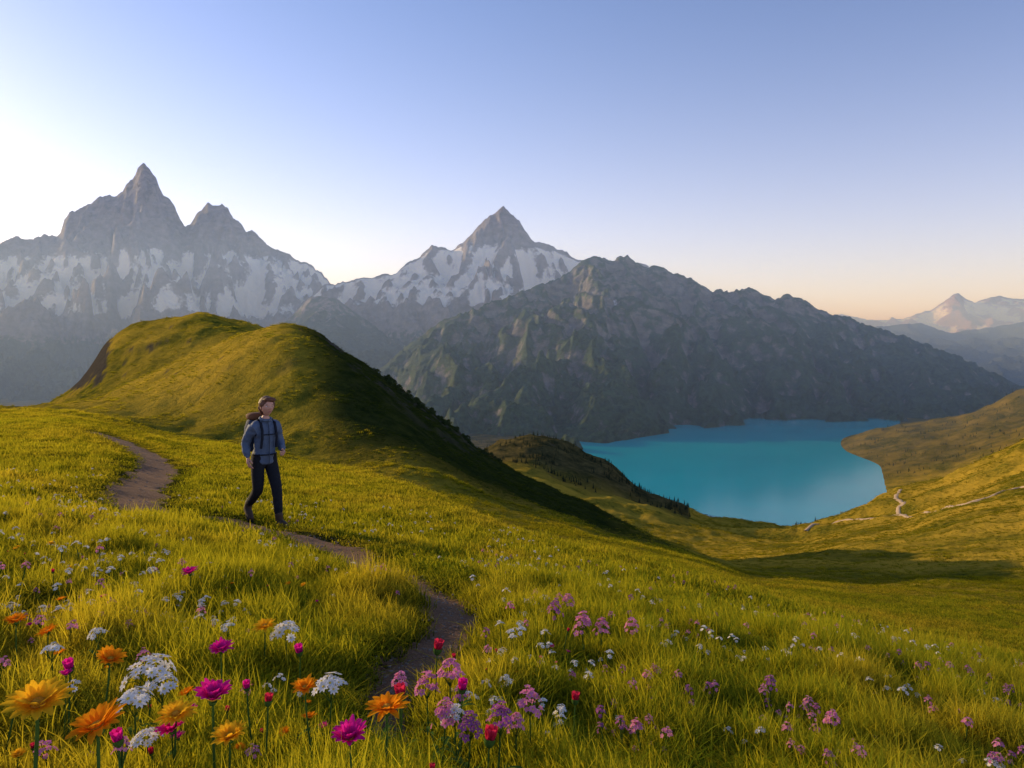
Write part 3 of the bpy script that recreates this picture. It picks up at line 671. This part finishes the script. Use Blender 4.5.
addb('backpack_bag',rbox((-.235,0,1.24),.115,.165,.25,3.4,taper=.08,nz_=.08),M_pack)
addb('backpack_lid',rbox((-.215,0,1.50),.11,.15,.055,3,nz_=.08),M_packt)
addb('backpack_pocket',rbox((-.35,0,1.15),.045,.11,.11,3,nz_=.06),M_pack)
hc=np.array([.095,0,1.655]);ha=math.radians(-4)
def headpt(a):
    a=np.asarray(a,float);a=a*np.array([1.08,1.16,1.08]);return np.stack([a[:,0]*math.cos(ha)-a[:,1]*math.sin(ha),a[:,0]*math.sin(ha)+a[:,1]*math.cos(ha),a[:,2]],1)+hc
nu,nv=40,32;o=[]
for i in range(nv+1):
    ph=-math.pi/2+math.pi*i/nv
    for k in range(nu):
        th=2*math.pi*k/nu;x,y,z=math.cos(ph)*math.cos(th),math.cos(ph)*math.sin(th),math.sin(ph)
        ff=.098*x;ss=.076*y;zz=.118*z
        if z<0: ss*=1-.34*(-z)**1.3; ff*=(1-.12*(-z)) if x>0 else (1-.45*(-z))
        if x>0:
            g=lambda y0,z0,a,b_:math.exp(-((ss-y0)/a)**2-((zz-z0)/b_)**2)
            ff+=.026*g(0,-.022,.011,.018)+.012*g(0,.0,.008,.018)-.010*(g(.031,.008,.016,.011)+g(-.031,.008,.016,.011))+.006*(g(.03,.028,.022,.008)+g(-.03,.028,.022,.008))+.008*g(0,-.062,.02,.012)+.010*g(0,-.098,.022,.018)+.004*(g(.04,-.03,.02,.02)+g(-.04,-.03,.02,.02))
        o.append((ff,ss,zz))
m=MB();m.grid(headpt(o),nv+1,nu,0,True);addb('head',m,M_skin)
def hell(name,c,r,mat,nz_=0):
    m=rbox(c,*r,e=2,nu=24,nv=16,nz_=nz_);m.V=[tuple(q) for q in headpt(m.V)];return addb(name,m,mat)
for s in(1,-1):
    hell('eye',(.078,s*.031,.008),(.010,.013,.007),M_eye);hell('iris',(.0868,s*.031,.008),(.003,.0055,.0055),M_iris)
    hell('eyebrow',(.089,s*.031,.027),(.004,.017,.0035),M_hair);hell('ear',(-.005,s*.075,-.005),(.018,.008,.030),M_skin)
hell('upper_lip',(.0875,0,-.057),(.005,.019,.0035),M_lip);hell('lower_lip',(.087,0,-.064),(.005,.016,.004),M_lip)
hell('hair_cap',(-.019,0,.030),(.103,.091,.110),M_hair,.14);hell('fringe',(.048,.012,.090),(.052,.070,.036),M_hair,.3);hell('hair_back',(-.075,0,-.03),(.062,.080,.095),M_hair,.2)
def hand(name,wr,dirv,palmn,side,curl):
    d=Vector(dirv).normalized();nn=Vector(palmn);nn=(nn-d*nn.dot(d)).normalized();sd_=d.cross(nn)*side
    def P3(a,b_,c): return tuple(Vector(wr)+d*a+sd_*b_+nn*c)
    me_all=MB()
    def chain(pts,rad):
        me=skinmesh(pts,[(i,i+1) for i in range(len(pts)-1)],rad,2)
        b0=len(me_all.V);me_all.V+=[tuple(q.co) for q in me.vertices]
        for p in me.polygons: me_all.F.append(tuple(b0+i for i in p.vertices));me_all.M.append(0)
    chain([P3(-.02,0,0),P3(.02,0,0),P3(.055,0,0),P3(.085,0,0)],[(.022),(.028),(.030),(.026)])
    for off_,ln in((.026,.072),(.009,.082),(-.009,.076),(-.026,.060)):
        pts=[P3(.06,off_*.9,0)];a=0;x=.088;c=0;pts.append(P3(x,off_,c))
        for q in range(3):
            a+=curl;x+=ln/3*math.cos(a);c+=ln/3*math.sin(a);pts.append(P3(x,off_*1.02,c))
        chain(pts,[.009,.0095,.0088,.008,.0065])
    chain([P3(.015,.016,.004),P3(.04,.038,.012),P3(.066,.048,.024),P3(.086,.046,.036)],[.012,.012,.0105,.008])
    return ob(name,mk(name,toW(me_all.V),me_all.F,[M_skin]),hk)
hand('left_hand',(.165,.20,1.022),(.85,-.25,-.2),(0,-1,0),-1,.6)
hand('right_hand',(.03,-.245,.94),(.35,.0,-1),(0,1,0),1,.35)
def boot(name,ank,heel,toe,up):
    A=Vector(ank);H=Vector(heel);T=Vector(toe);d=(T-H)
    me=skinmesh([A+Vector(up)*.09,A,H+d*.22+Vector(up)*.035,H+d*.6+Vector(up)*.03,T+Vector(up)*.022-d*.06],[(0,1),(1,2),(2,3),(3,4)],[.062,.058,.057,.050,.038],3)
    part(name,me,M_boot)
    m=MB();s=Vector((0,1,0));u=Vector(up).normalized();n_=[(0,.03),(.12,.040),(.35,.038),(.65,.050),(.88,.044),(1,.020)]
    o=[]
    for lay in (0,.026):
        for t,w in n_: o.append(H+d*(t*1.06-.05)+s*w+u*(lay-.004))
        for t,w in n_[::-1]: o.append(H+d*(t*1.06-.05)-s*w+u*(lay-.004))
    m.grid(o,2,12,0,True);m.F.append(tuple(range(12))[::-1]);m.F.append(tuple(range(12,24)));m.M+=[0,0]
    addb(name+'_sole',m,M_sole)
boot('left_boot',LA,(.21,.10,.0),(.50,.11,.0),(0,0,1))
boot('right_boot',RA,(-.37,-.10,.17),(-.16,-.11,.0),(.55,0,.84))
sc_=.965
lf=toW([(.35,.1,0)])[0]*sc_;rf=toW([(-.17,-.1,0)])[0]*sc_
zl=terr([hp[0]+lf[0]],[hp[1]+lf[1]])[0];zr=terr([hp[0]+rf[0]],[hp[1]+rf[1]])[0]
hk.location=(hp[0],hp[1],(zl+zr)/2+.014);hk.scale=(sc_,)*3
print('hiker',hp,zl,zr)
# ---------------------------------------------------------------- world/sun/cam
AZ=math.radians(-59);EL=math.radians(14)
ts=Vector((math.sin(AZ)*math.cos(EL),math.cos(AZ)*math.cos(EL),math.sin(EL)))
sd=bpy.data.lights.new('sun','SUN');sd.energy=5;sd.angle=math.radians(.5);sd.color=(1,.76,.38)
so=bpy.data.objects.new('sun',sd);S.collection.objects.link(so);so.rotation_euler=ts.to_track_quat('Z','Y').to_euler()
W=bpy.data.worlds.new('World');S.world=W;W.use_nodes=True
nt=W.node_tree;bg=nt.nodes['Background'];sk=nt.nodes.new('ShaderNodeTexSky');sk.sky_type='NISHITA';sk.sun_disc=False
sk.sun_elevation=EL;sk.sun_rotation=AZ;sk.air_density=1.0;sk.dust_density=1.2;sk.ozone_density=2.0;sk.altitude=1800
N=nt.nodes;L=nt.links
tc=N.new('ShaderNodeTexCoord')
def vm(op,a,b):
    n=N.new('ShaderNodeVectorMath');n.operation=op
    for i,x in enumerate((a,b)):
        if isinstance(x,bpy.types.NodeSocket): L.new(x,n.inputs[i])
        else: n.inputs[i].default_value=x
    return n
def mt(op,a,b=0.,clamp=False):
    n=N.new('ShaderNodeMath');n.operation=op;n.use_clamp=clamp
    for i,x in enumerate((a,b)):
        if isinstance(x,bpy.types.NodeSocket): L.new(x,n.inputs[i])
        else: n.inputs[i].default_value=x
    return n.outputs[0]
sx=N.new('ShaderNodeSeparateXYZ');L.new(tc.outputs['Generated'],sx.inputs[0])
zc=mt('ABSOLUTE',sx.outputs[2]);band=mt('POWER',mt('SUBTRACT',1.0,zc,True),5.8)
dt=vm('DOT_PRODUCT',tc.outputs['Generated'],(math.sin(AZ),math.cos(AZ),0)).outputs['Value']
gl=mt('POWER',mt('MAXIMUM',mt('ADD',mt('MULTIPLY',dt,.5),.5),0.0),4.0)
amt=mt('MULTIPLY',band,mt('ADD',mt('MULTIPLY',gl,.7),.88))
cm=vm('SCALE',(5.3,3.2,2.3),(0,0,0));L.new(amt,cm.inputs['Scale'])
sk2=vm('MULTIPLY',sk.outputs[0],(1.58,1.42,1.60))
ad=vm('ADD',sk2.outputs[0],cm.outputs[0])
L.new(ad.outputs[0],bg.inputs[0]);bg.inputs[1].default_value=.145
def haze(name,col,dens,an,xs,ys,zs):
    n=bpy.data.materials.new(name);n.use_nodes=True;t=n.node_tree;t.nodes.clear()
    o_=t.nodes.new('ShaderNodeOutputMaterial');v=t.nodes.new('ShaderNodeVolumeScatter')
    v.inputs['Color'].default_value=(*col,1);v.inputs['Density'].default_value=dens;v.inputs['Anisotropy'].default_value=an
    t.links.new(v.outputs[0],o_.inputs['Volume'])
    bv=[(x,y,z) for x in xs for y in ys for z in zs]
    hm=bpy.data.meshes.new(name);hm.from_pydata(bv,[],[(0,1,3,2),(4,6,7,5),(0,4,5,1),(2,3,7,6),(0,2,6,4),(1,5,7,3)]);hm.materials.append(n);ob(name,hm)
haze('valley_haze',(.42,.62,1),2.1e-4,.12,(-9000,13000),(900,14000),(-300,600))
cd=bpy.data.cameras.new('camera');cd.lens=F*36/1024;cd.sensor_width=36;cd.shift_y=-(384-HY)/1024;cd.clip_end=40000;cd.clip_start=.05
co=bpy.data.objects.new('camera',cd);S.collection.objects.link(co);co.rotation_euler=(math.pi/2,0,0);S.camera=co
S.view_settings.view_transform='Standard';S.view_settings.look='None';S.view_settings.exposure=0
print('done')
